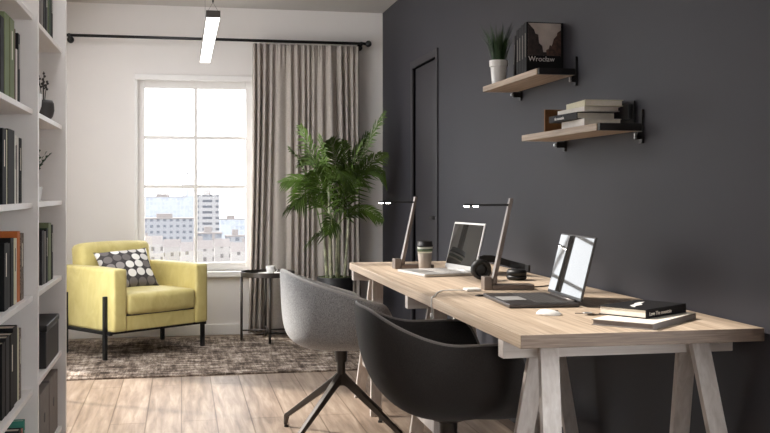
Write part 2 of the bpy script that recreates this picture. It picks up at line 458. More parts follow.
# ------------------------------------------------------------------ bookcase
BXF, BXB, T = -0.513, -0.965, 0.022
bc = thing('bookcase', 'tall white open bookcase with cubby shelves along the left wall', 'bookcase', (0, 0, 0))
divs = [1.15, 2.07, 2.98, 3.888, 4.796]      # far faces of the upright panels
for y in divs:
    bx('side_panel' if y == divs[-1] else 'divider_panel', M['case'], bc, BXB, BXF, y - 0.03, y, 0, 2.113, bevel=0.0015)
SH = {'E': 0.07, 'D': 0.409, 'C': 0.7485, 'B': 1.087, 'A': 1.4275, 'T': 1.772, 'U': 2.113}
for k, z in SH.items():
    for y0, y1 in zip(divs, divs[1:]):
        bx('shelf_board', M['case'], bc, BXB + 0.008, BXF - 0.018, y0, y1 - 0.03, z - 0.019, z, bevel=0.001)
bx('back_panel', M['case'], bc, BXB - 0.002, BXB + 0.006, 1.12, 4.796, 0.02, 2.10)
bx('plinth', M['case'], bc, BXB + 0.02, BXF - 0.05, 1.15, 4.766, 0, 0.05)

BC = {'black': (20, 19, 21), 'charcoal': (44, 42, 44), 'white': (226, 220, 212), 'sage green': (118, 126, 94), 'dark green': (52, 66, 48),
      'brown': (84, 58, 40), 'orange': (190, 108, 56), 'cream': (214, 208, 182), 'grey': (122, 116, 112), 'teal': (70, 140, 124),
      'pink': (182, 122, 112), 'patterned': (120, 108, 98)}
CM = {k: plain('cover_' + k.replace(' ', '_'), v, 0.65, spec=0.25, var=(0.7 if k == 'patterned' else 0.05), nscale=(120 if k == 'patterned' else 20)) for k, v in BC.items()}

def book(t, h, dep, cover, label, group, loc, rot=(0, 0, 0), title=False):
    """upright book: spine faces +x at x=0, thickness along -y, base on z=0"""
    r = thing('book', label, 'book', loc, rot=rot, group=group)
    bm = bmesh.new()
    c = min(0.003, t * 0.15)
    box(bm, -dep, 0, -c, 0, 0, h); box(bm, -dep, 0, -t, -t + c, 0, h)
    box(bm, -c, 0, -t + c, -c, 0, h)
    link('cover', bm, CM[cover], r, bevel=0.0006, seg=1)
    bx('pages', M['paper'], r, -dep + 0.004, -c, -t + c, -c, 0.003, h - 0.004)
    if title:
        bx('spine_title', M['paper'] if cover not in ('white', 'cream') else CM['black'], r, 0.0, 0.0008, -t * 0.58, -t * 0.42, h * 0.5, h * 0.85)
    return r

ords = ['farthest'] + [k + ' from far end' for k in ('second', 'third', 'fourth', 'fifth', 'sixth', 'seventh', 'eighth', 'ninth', 'tenth')]
def row(yend, zkey, items, where, group, ystop):
    y = yend
    rnd = random.Random(hash(zkey) % 7 + int(yend * 10))
    for i, (c, t, h) in enumerate(items):
        if y - t < ystop: break
        size = 'tall' if h > 0.235 else 'low'
        wd = 'thick' if t > 0.05 else 'thin'
        book(t, h, 0.17, c, f'{wd} {c} book, {ords[i]}, {where}', group, (-0.548 - 0.002 * (i % 3), y, SH[zkey] + 0.0005), title=(i % 3 == 0))
        y -= t + 0.0015
row(3.675, 'A', [('black', .04, .243), ('white', .026, .185), ('brown', .05, .25), ('sage green', .085, .27), ('sage green', .09, .272), ('charcoal', .06, .25)],
    'left bay row above eye level', 'books in the left bay at eye level', 3.0)
row(3.715, 'B', [('black', .055, .226), ('white', .022, .226), ('black', .04, .20), ('white', .022, .23), ('black', .13, .245), ('cream', .04, .24), ('black', .07, .24)],
    'left bay row at eye level', 'books in the left bay, second row from the top', 3.0)
row(3.76, 'C', [('patterned', .07, .232), ('orange', .055, .242), ('white', .035, .22), ('cream', .04, .222), ('black', .06, .225), ('charcoal', .06, .21), ('black', .07, .215)],
    'left bay row beside the armchair', 'books in the left bay level with the armchair', 3.0)
row(3.70, 'D', [('patterned', .035, .245), ('cream', .02, .25), ('black', .09, .262), ('black', .075, .25), ('charcoal', .07, .25), ('black', .06, .24)],
    'left bay row second from floor', 'books in the left bay, second row from the floor', 3.0)
row(3.79, 'E', [('teal', .03, .245), ('pink', .035, .22), ('charcoal', .05, .23), ('teal', .03, .21), ('black', .08, .22)],
    'left bay row nearest the floor', 'books in the left bay nearest the floor', 3.0)
row(4.585, 'T', [('black', .05, .25), ('dark green', .06, .262), ('sage green', .06, .265), ('charcoal', .05, .24), ('black', .05, .26), ('grey', .06, .23)],
    'right bay row above the vase', 'books in the right bay above the vase', 4.1)
row(4.59, 'C', [('black', .045, .235), ('sage green', .085, .245), ('dark green', .04, .225), ('black', .04, .22), ('grey', .045, .215), ('charcoal', .06, .22)],
    'right bay row above the black box', 'books in the right bay above the black box', 4.1)

# vase with dark sprigs
v = thing('vase', 'squat dark stone vase with dry sprigs on the right bay shelf', 'vase', (-0.575, 4.50, SH['A']))
bm = bmesh.new(); lathe(bm, [(0, 0), (.024, 0), (.038, .02), (.044, .045), (.042, .075), (.036, .088), (.033, .088), (.038, .07), (.03, .03), (0, .02)], 32)
link('vessel', bm, M['vase'], v, smooth=True)
for k in range(4):
    a = k * 1.7; bm = bmesh.new()
    pts = [(0, 0, .03), (0.008 * math.cos(a), -.012 + .008 * math.sin(a), .11), (0.018 * math.cos(a), -.03 + .02 * math.sin(a), .17 + .012 * k)]
    tube(bm, pts, .0018, 5)
    for q in range(5):
        t = .4 + .13 * q; p = Vector(pts[1]).lerp(Vector(pts[2]), t)
        bmesh.ops.create_icosphere(bm, subdivisions=1, radius=.006, matrix=Matrix.Translation(p + Vector((.004 * math.cos(q * 2), .006 * math.sin(q * 2), 0))))
    link('sprig', bm, M['dark_metal'], v, smooth=True)
# small white bowl beside the vase
bm = bmesh.new(); lathe(bm, [(0, 0), (.02, 0), (.036, .05), (.04, .1), (.036, .1), (.03, .05), (0, .01)], 28)
tag(link('tumbler', bm, M['ceramic'], smooth=True, loc=(-0.60, 4.34, SH['A'])), 'small white beaker left of the dark vase on the shelf', 'beaker')
# fern in shelf B
f = thing('potted_fern', 'small feathery green plant in a white pot on the right bay shelf', 'plant', (-0.60, 4.36, SH['B']))
bm = bmesh.new(); lathe(bm, [(0, 0), (.03, 0), (.038, .06), (.035, .06), (.03, .05), (0, .05)], 24)
link('pot', bm, M['ceramic'], f, smooth=True)
rnd = random.Random(3)
for k in range(14):
    bm = bmesh.new(); a = rnd.uniform(0, 2 * PI); L = rnd.uniform(.10, .17); lean = rnd.uniform(.15, .45)
    prev = Vector((0, 0, .05))
    for s in range(1, 9):
        t = s / 8; p = Vector((math.cos(a) * lean * L * t * t * 1.6, math.sin(a) * lean * L * t * t * 1.6, .05 + L * t))
        side = Vector((-math.sin(a), math.cos(a), 0)) * (.026 * (1 - t * .6))
        for sg in (-1, 1):
            vs = [bm.verts.new(x) for x in (prev, prev.lerp(p, .5) + side * sg + Vector((0, 0, .006)), p)]
            bm.faces.new(vs)
        prev = p
    link('frond', bm, M['grass_leaf'], f)
# black box and two grey storage boxes
k_ = thing('storage_box', 'black lidded cube box on the right bay shelf above the grey boxes', 'box', (0, 0, SH['D']))
bx('box_body', M['box_black'], k_, -0.80, -0.537, 4.28, 4.70, 0, 0.150, bevel=0.004)
bx('lid', M['box_black'], k_, -0.803, -0.534, 4.277, 4.703, 0.1505, 0.176, bevel=0.004)
for y0, y1, h, lab in ((4.16, 4.435, .255, 'grey storage box with finger hole, nearer of the two by the floor'), (4.45, 4.735, .262, 'grey storage box with finger hole, farther of the two by the floor')):
    g = thing('storage_box', lab, 'box', (0, 0, SH['E']), group='grey storage boxes on the lowest shelf')
    bx('box_body', M['box_grey'], g, -0.86, -0.545, y0, y1, 0, h, bevel=0.003)
    bm = bmesh.new(); lathe(bm, [(0, 0), (.02, 0), (.02, .0012), (.014, .0014), (0, .0014)], 20)
    link('finger_hole', bm, M['black_plastic'], g, loc=(-0.545, (y0 + y1) / 2, h * .55), rot=(0, R(90), 0))

# ------------------------------------------------------------------ curtain and rod
rod = thing('curtain_rod', 'dark metal curtain rod with ball finial above the window', 'curtain rod', (0, 7.93, 2.305))
bm = bmesh.new(); tube(bm, [(-0.96, 0, 0), (1.44, 0, 0)], 0.0115, 12); link('pole', bm, M['black_metal'], rod, smooth=True)
bm = bmesh.new(); bmesh.ops.create_uvsphere(bm, u_segments=16, v_segments=10, radius=0.026, matrix=Matrix.Translation((1.463, 0, 0)))
link('finial', bm, M['black_metal'], rod, smooth=True)
for x in (-0.83, 1.405):
    bm = bmesh.new(); tube(bm, [(x, 0.108, -0.02), (x, 0.02, -0.02), (x, 0, -0.012)], 0.008, 8)
    bmesh.ops.create_cone(bm, cap_ends=True, segments=20, radius1=.026, radius2=.026, depth=.012, matrix=Matrix.Translation((x, .103, -.02)) @ Matrix.Rotation(R(90), 4, 'X'))
    tube(bm, [(x - .008, 0, -.002), (x + .008, 0, -.002)], .0165, 12)
    link('bracket', bm, M['black_metal'], rod)
bm = bmesh.new()
NX, NZ = 300, 26
rnd = random.Random(11)
ph = [0]
for i in range(NX): ph.append(ph[-1] + (2 * PI * 15 / NX) * (1 + 0.35 * math.sin(i * .047 + 1) + 0.2 * math.sin(i * .131)))
amp = [0.021 + 0.010 * math.sin(i * .06) for i in range(NX + 1)]
grid = []
for j in range(NZ + 1):
    t = j / NZ; z = 2.283 + (0.022 - 2.283) * t
    rowv = []
    for i in range(NX + 1):
        s = i / NX
        x = 0.545 + (1.385 - 0.545) * s + (-0.035 * (1 - s) + 0.03 * s) * t ** 1.5 + 0.006 * math.sin(3 * t + i * .05)
        a = amp[i] * (0.55 + 0.45 * min(1, t * 5)) * (1 + .25 * math.sin(2.2 * t + s * 9))
        y = -a * math.sin(ph[i] + 0.5 * math.sin(1.7 * t + s * 5) * t)
        if t < .06: y += 0.006 * math.sin(ph[i] * 3)
        rowv.append(bm.verts.new((x, 7.943 + y, z)))
    grid.append(rowv)
for j in range(NZ):
    for i in range(NX):
        bm.faces.new((grid[j][i], grid[j][i + 1], grid[j + 1][i + 1], grid[j + 1][i]))
tag(link('curtain', bm, M['curtain'], smooth=True, solid=0.003), 'floor-length taupe pleated curtain drawn to the right of the window', 'curtain')

# ------------------------------------------------------------------ pendant lamp
pl = thing('pendant_lamp', 'slim linear pendant lamp with lit white underside, hanging from ceiling', 'pendant lamp', (0.14, 4.62, 1.911))
bx('housing', M['dark_metal'], pl, -0.032, 0.032, 0, 1.62, 0.002, 0.034, bevel=0.001)
bx('diffuser', M['diffuser'], pl, -0.029, 0.029, 0.002, 1.618, 0, 0.003)
for y in (0.03, 1.59):
    bm = bmesh.new()
    tube(bm, [(-0.024, y, 0.034), (0, y, 0.075)], 0.0007, 5); tube(bm, [(0.024, y, 0.034), (0, y, 0.075)], 0.0007, 5)
    tube(bm, [(0, y, 0.074), (0, y, ZC - 1.911 if y > 1 else 0.64)], 0.0009, 5)
    link('wire', bm, M['dark_metal'], pl)
bm = bmesh.new(); tube(bm, [(0, .03, .075), (0, .03, .14)], 0.004, 10); link('wire_coupling', bm, M['black_metal'], pl, smooth=True)
# canopies: near one hangs from a cross bar over the added roof opening
bm = bmesh.new(); lathe(bm, [(0, 0), (.02, 0), (.02, .02), (0, .02)], 20); link('ceiling_rose', bm, M['black_metal'], pl, loc=(0, .03, .632))
struct(bx('trim_1', M['ceiling'], None, sx0 - 0.02, sx1 + 0.02, 4.60, 4.70, ZC - 0.01, ZC + 0.05))
struct(bx('trim_2', M['ceiling'], None, sx0 - 0.02, sx1 + 0.02, 6.16, 6.26, ZC - 0.01, ZC + 0.05))

# ------------------------------------------------------------------ armchair
ac = thing('armchair', 'yellow-green upholstered armchair with black metal legs by the window', 'armchair', (-0.326, 7.353, RZ), R(37.4))
def cushion(name, x0, x1, y0, y1, z0, z1, puff=0.02, bev=0.03, cuts=5, rot=None, parent=ac, mat='yellow', loc=None):
    bm = bmesh.new(); cx, cy, cz = (x0 + x1) / 2, (y0 + y1) / 2, (z0 + z1) / 2
    box(bm, x0 - cx, x1 - cx, y0 - cy, y1 - cy, z0 - cz, z1 - cz)
    bmesh.ops.bevel(bm, geom=bm.edges[:], offset=bev, segments=4, profile=0.6, affect='EDGES')
    bmesh.ops.subdivide_edges(bm, edges=[e for e in bm.edges if e.calc_length() > 0.1], cuts=cuts, use_grid_fill=True)
    hx, hy, hz = (x1 - x0) / 2, (y1 - y0) / 2, (z1 - z0) / 2
    for v in bm.verts:
        a, b_, c = v.co.x / hx, v.co.y / hy, v.co.z / hz
        k = lambda q: max(0, 1 - q * q)
        v.co.z += puff * c * k(a) * k(b_); v.co.y += puff * b_ * k(a) * k(c) * .6; v.co.x += puff * a * k(b_) * k(c) * .5
    return link(name, bm, M[mat], parent, smooth=True, loc=(cx, cy, cz), rot=rot)
cushion('arm', -.392, -.285, -.33, .345, .185, .60, .008, .022)
cushion('arm', .285, .392, -.33, .345, .185, .60, .008, .022)
cushion('seat_base', -.284, .284, -.318, .30, .185, .285, .004, .012)
cushion('seat_cushion', -.281, .281, -.335, .16, .292, .43, .022, .035)
cushion('backrest', -.30, .283, .17, .335, .30, .748, .010, .06, rot=(R(-7), 0, 0))
bx('seam_band', M['dark_metal'], ac, -.278, .278, -.314, .14, .284, .293)
for x in (-1, 1):
    for y in (-.25, .225):
        bx('leg', M['black_metal'], ac, x * .405 - .013, x * .405 + .013, y - .013, y + .013, 0, .42, bevel=.003)
    bx('side_rail', M['black_metal'], ac, x * .39 - .012 if x > 0 else x * .39 - .012, x * .39 + .012, -.30, .28, .163, .184, bevel=.003)
bx('cross_rail', M['black_metal'], ac, -.378, .378, -.262, -.238, .163, .183, bevel=.003)
bx('cross_rail', M['black_metal'], ac, -.378, .378, .238, .262, .163, .183, bevel=.003)

# throw pillow
bm = bmesh.new()
n = 18; S = .395
g = {}
for side in (1, -1):
    for i in range(n + 1):
        for j in range(n + 1):
            u, w = i / n * 2 - 1, j / n * 2 - 1
            edge = (i in (0, n) or j in (0, n))
            if side == -1 and edge: g[(side, i, j)] = g[(1, i, j)]; continue
            k = (max(0, 1 - u * u) * max(0, 1 - w * w)) ** .45
            pinch = 1 - .07 * (1 - abs(w) ** 2) * abs(u) ** 3
            pinch2 = 1 - .07 * (1 - abs(u) ** 2) * abs(w) ** 3
            g[(side, i, j)] = bm.verts.new((u * S / 2 * pinch, w * S / 2 * pinch2 * .86, side * .065 * k))
for side in (1, -1):
    for i in range(n):
        for j in range(n):
            bm.faces.new([g[(side, a, b_)] for a, b_ in ((i, j), (i + 1, j), (i + 1, j + 1), (i, j + 1))])
pil = link('throw_pillow', bm, M['pillow'], smooth=True)
mt = Matrix.Translation((-0.326, 7.353, RZ)) @ Matrix.Rotation(R(37.4), 4, 'Z') @ Matrix.Translation((-0.045, 0.03, 0.562)) @ Matrix.Rotation(R(-14), 4, 'Z') @ Matrix.Rotation(R(52), 4, 'X') @ Matrix.Rotation(R(4), 4, 'Z')
pil.matrix_world = mt
tag(pil, 'grey throw pillow patterned with pale dots, leaning in the yellow armchair', 'pillow')

# ------------------------------------------------------------------ side table with cup and saucer
st = thing('side_table', 'round dark metal tray side table in front of the curtain', 'side table', (0.635, 7.62, RZ))
bm = bmesh.new(); lathe(bm, [(0, .478), (.2, .478), (.203, .482), (.203, .515), (.199, .515), (.197, .487), (0, .487)], 48)
link('tray_top', bm, M['dark_metal'], st, smooth=False, bevel=.0008)
for k in range(4):
    a = k * PI / 2
    c, s = math.cos(a), math.sin(a)
    bm = bmesh.new(); tube(bm, [(.195 * c, .195 * s, 0), (.195 * c, .195 * s, .478)], .0095, 8); link('leg', bm, M['dark_metal'], st, smooth=True)
for k in range(2):
    bm = bmesh.new(); a = k * PI / 2; c, s = math.cos(a), math.sin(a)
    tube(bm, [(-.188 * c, -.188 * s, .075), (.188 * c, .188 * s, .075)], .006, 8); link('cross_bar', bm, M['dark_metal'], st, smooth=True)
bm = bmesh.new(); lathe(bm, [(0, 0), (.05, 0), (.095, .012), (.098, .016), (.09, .014), (.05, .006), (0, .006)], 40)
tag(link('saucer', bm, M['ceramic'], smooth=True, loc=(.66, 7.60, RZ + .4875)), 'wide white saucer on the dark side table under the cup', 'saucer')
cp = thing('coffee_cup', 'small white cup with handle standing on the side table saucer', 'cup', (.655, 7.60, RZ + .494))
bm = bmesh.new(); lathe(bm, [(0, 0), (.022, 0), (.031, .02), (.035, .062), (.032, .062), (.028, .02), (0, .006)], 32); link('bowl', bm, M['ceramic'], cp, smooth=True)
bm = bmesh.new(); tube(bm, [(.032 + .018 * math.sin(t), 0, .034 + .018 * math.cos(t)) for t in [PI * k / 8 for k in range(9)]], .0035, 8); link('handle', bm, M['ceramic'], cp, smooth=True)

# ------------------------------------------------------------------ palm
PX, PY = 1.13, 7.50
pm = thing('potted_palm', 'tall green areca palm in a black floor planter by the curtain', 'plant', (PX, PY, RZ))
bm = bmesh.new(); lathe(bm, [(0, 0), (.105, 0), (.115, .01), (.138, .475), (.126, .475), (.118, .43), (0, .43)], 40); link('planter', bm, M['planter'], pm, smooth=True, bevel=.002)
rnd = random.Random(5)
bm = bmesh.new(); lathe(bm, [(0, .47), (.06, .474), (.122, .452), (.118, .44), (0, .44)], 30)
for k in range(160):
    a, r_ = rnd.uniform(0, 2 * PI), .118 * math.sqrt(rnd.random())
    bmesh.ops.create_icosphere(bm, subdivisions=1, radius=rnd.uniform(.007, .015), matrix=Matrix.Translation((r_ * math.cos(a), r_ * math.sin(a), .466)))
link('moss', bm, M['moss'], pm)
tops = []
for k in range(8):
    a = k * 2.4; r_ = .02 + .011 * k
    bx_, by_ = r_ * math.cos(a), r_ * math.sin(a)
    h = rnd.uniform(.85, 1.18); tx, ty = bx_ * 1.5, by_ * 1.3
    bm = bmesh.new(); tube(bm, [(bx_, by_, .45), ((bx_ + tx) / 2, (by_ + ty) / 2, (.45 + h) / 2), (tx, ty, h)], [.012, .010, .007], 8)
    z = .50
    while z < h - .05:
        t = (z - .45) / (h - .45); x_, y_ = bx_ + (tx - bx_) * t, by_ + (ty - by_) * t
        bmesh.ops.create_cone(bm, cap_ends=True, segments=8, radius1=.0125, radius2=.0125, depth=.004, matrix=Matrix.Translation((x_, y_, z))); z += rnd.uniform(.05, .08)
    link('cane', bm, M['cane'], pm, smooth=True); tops.append((tx, ty, h))
def frond(p0, tip, sag, nleaf=22, ll=.20):
    p0, tip = Vector(p0), Vector(tip)
    ctrl = p0.lerp(tip, .45) + Vector((0, 0, sag))
    P = lambda t: p0 * (1 - t) ** 2 + ctrl * 2 * t * (1 - t) + tip * t * t
    roll = rnd.choice((-1, 1)) * R(rnd.uniform(25, 60)); bm = bmesh.new()
    tube(bm, [P(k / 12) for k in range(13)], [.0045 * (1 - k / 15) for k in range(13)], 5)
    for k in range(nleaf):
        t = .16 + .84 * k / (nleaf - 1)
        p = P(t); rl = roll; d = (P(min(1, t + .02)) - P(max(0, t - .02))).normalized()
        side = d.cross(Vector((0, 0, 1)))
        if side.length < .1: side = Vector((1, 0, 0))
        side.normalize()
        upv = side.cross(d).normalized()
        side = (side * math.cos(rl) + upv * math.sin(rl)).normalized(); upv = side.cross(d).normalized()
        L = ll * (math.sin(PI * min(1, .18 + t * .8)) ** .6) * rnd.uniform(.85, 1.1) + .02
        for sg in (-1, 1):
            ang = R(rnd.uniform(48, 62)) * (1 - .45 * t)
            dr = (d * math.cos(ang) + side * sg * math.sin(ang) + upv * rnd.uniform(-.05, .2)).normalized()
            w = dr.cross(upv).normalized() * .0095 * sg
            a0 = p; a1 = p + dr * L * .45 + Vector((0, 0, -.05 * L)); a2 = p + dr * L + Vector((0, 0, -.38 * L))
            v = [bm.verts.new(q) for q in (a0 - w * .3, a0 + w * .3, a1 + w, a1 - w, a2)]
            v2 = bm.verts.new(a1 + upv * -.003)
            bm.faces.new((v[0], v[1], v[2], v2)); bm.faces.new((v[0], v2, v[3])); bm.faces.new((v2, v[2], v[4])); bm.faces.new((v[3], v2, v[4]))
    for v in bm.verts: v.co.x = min(v.co.x, .365); v.co.y = min(v.co.y, .37)
    link('frond', bm, M['leaf'], pm)
def T_(x, y, z): return (x - PX, y - PY, z - RZ)
FR = [((1.46, 7.30, 1.70), .14), ((1.38, 7.55, 1.56), .16), ((.86, 7.40, 1.60), .18), ((1.06, 7.30, 1.50), .16), ((.78, 7.36, 1.44), .24),
      ((.74, 7.45, 1.20), .26), ((.80, 7.25, 1.04), .26), ((.74, 7.30, .99), .2), ((1.50, 7.38, 1.22), .34), ((1.46, 7.25, 1.40), .26),
      ((1.47, 7.45, .92), .2), ((.88, 7.25, .74), .12), ((.93, 7.20, 1.28), .26), ((1.22, 7.62, 1.50), .14), ((1.3, 7.2, 1.18), .26),
      ((1.15, 7.05, 1.16), .28), ((1.27, 7.15, 1.48), .2), ((.98, 7.22, 1.52), .18), ((1.02, 7.12, .84), .14), ((.90, 7.6, 1.36), .22)]
for i, (tip, sag) in enumerate(FR):
    b0 = tops[i % len(tops)]
    lowz = min(b0[2], tip[2] - .05 if tip[2] > .95 else tip[2] + .05)
    frond((b0[0], b0[1], max(.6, lowz - (.1 if tip[2] > 1.3 else 0))), T_(*tip), sag, 24 if tip[2] > 1 else 18, .185 if tip[2] > 1 else .13)

# ------------------------------------------------------------------ desk and trestles
TX0, TX1, TY0, TY1, TZ = .875, 1.584, 2.536, 5.30, .75
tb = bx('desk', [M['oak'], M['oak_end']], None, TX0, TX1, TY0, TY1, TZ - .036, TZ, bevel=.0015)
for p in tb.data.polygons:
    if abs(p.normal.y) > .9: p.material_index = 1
tag(tb, 'long light oak desk top resting on three white trestles along the dark wall', 'desk')
def trestle(y, label):
    t = thing('trestle', label, 'trestle', (0, y, 0), group='whitewashed trestles under the desk')
    bx('beam', M['pale_beam'], t, TX0 + .002, TX1 - .006, 0, .045, .663, .7135, bevel=.002)
    ends = ((1.005, .955), (1.462, 1.512))
    for k, (xt, xb) in enumerate(ends):
        bm = bmesh.new(); beam_between(bm, (xb, -.21, 0), (xt, -.012, .70), .055, .024); link('leg', bm, M['pale_wood'], t, bevel=.002)
        bm = bmesh.new(); beam_between(bm, (xb, .255, 0), (xt, .057, .70), .055, .024); link('leg', bm, M['pale_wood'], t, bevel=.002)
        x = xb + (xt - xb) * .3; bx('rung', M['pale_wood'], t, x - .012, x + .012, -.14, .185, .19, .235, bevel=.002)
        bm = bmesh.new(); bmesh.ops.create_cone(bm, cap_ends=True, segments=12, radius1=.004, radius2=.004, depth=.003, matrix=Matrix.Translation((xt - .0, -.0245, .685)) @ Matrix.Rotation(R(90), 4, 'X'))
        link('screw', bm, M['dark_metal'], t)
trestle(2.69, 'whitewashed wooden trestle under the near end of the desk')
trestle(3.90, 'whitewashed wooden trestle under the middle of the desk')
trestle(5.19, 'whitewashed wooden trestle under the far end of the desk')

# ------------------------------------------------------------------ chairs
def sm(a, b_, x):
    t = max(0, min(1, (x - a) / (b_ - a))); return t * t * (3 - 2 * t)
def shell_bm(nexp, back, arm, front, z0, ax, axf, by, flare=0.0, b0=98, b1=165, rim_only=0):
    bm = bmesh.new(); NT, NR = 96, 20
    c = bm.verts.new((0, 0, z0)); prev = None
    def prof(th, t):
        d = abs((th + 180) % 360 - 180)          # 0 = front
        h = front + (arm - front) * sm(38, 66, d) + (back - arm) * sm(b0, b1, d)
        h += .012 * math.sin(PI * sm(60, 110, d)) * 0
        a = R(th)
        # superellipse plan outline
        cx, sy = math.cos(a), math.sin(a); e = 2.6
        A = axf if cx > 0 else ax
        rad = 1 / ((abs(cx) / A) ** e + (abs(sy) / by) ** e) ** (1 / e)
        phi = t * PI / 2
        rr = math.sin(phi) ** (2 / nexp); zz = 1 - max(0, math.cos(phi)) ** (2 / nexp)
        rad *= 1 + flare * (h - z0) / .35 * zz
        if d < 60: rad *= 1
        return Vector((rr * rad * cx, rr * rad * sy, z0 + (h - z0) * zz))
    if rim_only:
        bm.free(); bm = bmesh.new()
        tube(bm, [prof(q, 1) + Vector((0, 0, .0)) for q in range(42, 319, 3)], rim_only, 6)
        return bm
    for j in range(1, NR + 1):
        t = (j / NR) ** .9
        ring = [bm.verts.new(prof(360 * i / NT, t)) for i in range(NT)]
        for i in range(NT):
            k = (i + 1) % NT
            if prev is None: bm.faces.new((c, ring[i], ring[k]))
            else: bm.faces.new((prev[i], ring[i], ring[k], prev[k]))
        prev = ring
    return bm
def star_chair(name, label, loc, rz, mat, nexp, back, arm, ax, axf, by, thick, base_rot, flare=0, pad=True, zb=.425, b0=98, b1=165):
    t = thing(name, label, 'chair', loc, rz, group=None)
    link('shell', shell_bm(nexp, back, arm, .47, zb, ax, axf, by, flare, b0, b1), mat, t, smooth=True, solid=thick, off=0, bevel=thick * .3)
    link('rim_highlight', shell_bm(nexp, back, arm, .47, zb, ax, axf, by, flare, b0, b1, rim_only=thick * .42), M['rim_light_paint_pale'] if nexp > 4 else M['rim_light_paint'], t, smooth=True)  # thin tube painting a highlight along the shell rim
    if pad:
        bm = bmesh.new(); lathe(bm, [(x * (1 if nexp > 4 else .6), z) for x, z in [(0, 0), (.165, 0), (.185, .01), (.188, .022), (.17, .035), (0, .042)]], 40)
        link('seat_pad', bm, mat, t, smooth=True, loc=(.02, 0, zb + .012))
    bm = bmesh.new(); tube(bm, [(0, 0, .235), (0, 0, .345), (0, 0, .345), (0, 0, zb - thick / 2 - .012)], [.02, .02, .028, .03], 20)
    link('column', bm, M['dark_metal'], t, smooth=False)
    bm = bmesh.new(); bmesh.ops.create_cone(bm, cap_ends=True, segments=24, radius1=.05, radius2=.075, depth=.012, matrix=Matrix.Translation((0, 0, zb - thick / 2 - .006)))
    link('mounting_plate', bm, M['dark_metal'], t)
    for k in range(4):
        a = base_rot + k * PI / 2; mt = Matrix.Rotation(a, 4, 'Z')
        bm = bmesh.new()
        def sec(r, zt, zb_, w): return [(r, -w / 2, zb_), (r, w / 2, zb_), (r, w / 2, zt), (r, -w / 2, zt)]
        S_ = [sec(.008, .30, .240, .026), sec(.04, .272, .230, .026), sec(.312, .075, .050, .020), sec(.326, .066, .010, .020), sec(.334, .055, .010, .018)]
        vs = [[bm.verts.new(mt @ Vector(q)) for q in s_] for s_ in S_]
        for A, B in zip(vs, vs[1:]):
            for i in range(4): bm.faces.new((A[i], A[(i + 1) % 4], B[(i + 1) % 4], B[i]))
        bm.faces.new(vs[0][::-1]); bm.faces.new(vs[-1])
        lg = link('leg', bm, M['dark_metal'], t, bevel=.003)
        bm = bmesh.new(); bmesh.ops.create_cone(bm, cap_ends=True, segments=14, radius1=.011, radius2=.011, depth=.010, matrix=Matrix.Translation(mt @ Vector((.324, 0, .005))))
        link('glide', bm, M['black_plastic'], lg)
    return t
g1 = star_chair('desk_chair', 'light grey marled fabric tub armchair on a four-star swivel base', (.722, 4.61, 0), R(4), M['grey_fabric'], 6.5, .765, .60, .25, .25, .28, .022, R(41), .06, zb=.43, b0=30, b1=172)
g2 = star_chair('desk_chair', 'black tub armchair tucked under the near end of the desk', (.84, 3.14, 0), R(0), M['black_fabric'], 2.6, .77, .675, .28, .245,   .285, .014, R(0), .03, zb=.415)
for g in (g1, g2): g['group'] = 'tub armchairs at the desk'

# ------------------------------------------------------------------ desk lamps
def desk_lamp(label, loc, rz, mat):
    t = thing('desk_lamp', label, 'desk lamp', loc, rz, group='slanted LED desk lamps')
    bx('base_block', mat, t, -.03, .0, -.03, .03, 0, .05, bevel=.002)
    bx('base_slab', mat, t, .0005, .165, -.035, .035, 0, .02, bevel=.002)
    bx('rear_block', mat, t, .004, .04, .045, .08, 0, .045, bevel=.003)
    bm = bmesh.new(); beam_between(bm, (.010, 0, .02), (.082, 0, .352), .016, .034, .013, .028); link('post', bm, mat, t, bevel=.0015)
    bm = bmesh.new(); box(bm, -.105, .077, -.008, .008, .322, .330); ar = link('arm', bm, M['black_metal'], t, bevel=.001)
    for x in (-.094, -.058):
        bx('led', M['led'], ar, x - .009, x + .009, -.007, .007, .3195, .3225)
    return t
desk_lamp('slanted LED desk lamp at the far end of the desk beside the takeaway cup', (1.046, 4.83, TZ), R(2), M['bronze'])
desk_lamp('slanted LED desk lamp between the two laptops', (1.168, 3.74, TZ), R(-4), M['bronze'])

# ------------------------------------------------------------------ takeaway cup
tc_ = thing('takeaway_cup', 'brown paper coffee cup with green band and black lid on desk', 'cup', (1.151, 4.738, TZ))
bm = bmesh.new(); lathe(bm, [(0, .003), (.026, .003), (.0275, 0), (.0285, .002), (.037, .116), (0, .116)], 36); link('paper_body', bm, M['cup'], tc_, smooth=True)
def band(z0, z1, mat, nm, ex):
    r0 = .0285 + (.037 - .0285) * (z0 - .002) / .114 + ex; r1 = .0285 + (.037 - .0285) * (z1 - .002) / .114 + ex
    bm = bmesh.new(); lathe(bm, [(r0 - .001, z0), (r0, z0), (r1, z1), (r1 - .001, z1)], 36); link(nm, bm, mat, tc_, smooth=True)
band(.082, .112, M['cup_white'], 'cream_band', .0006); band(.089, .103, M['cup_band'], 'green_band', .0012)
bm = bmesh.new(); lathe(bm, [(.040, .112), (.0405, .118), (.037, .121), (.036, .137), (.032, .139), (.030, .134), (0, .134)], 36); link('lid', bm, M['lid'], tc_, smooth=True, solid=.001)

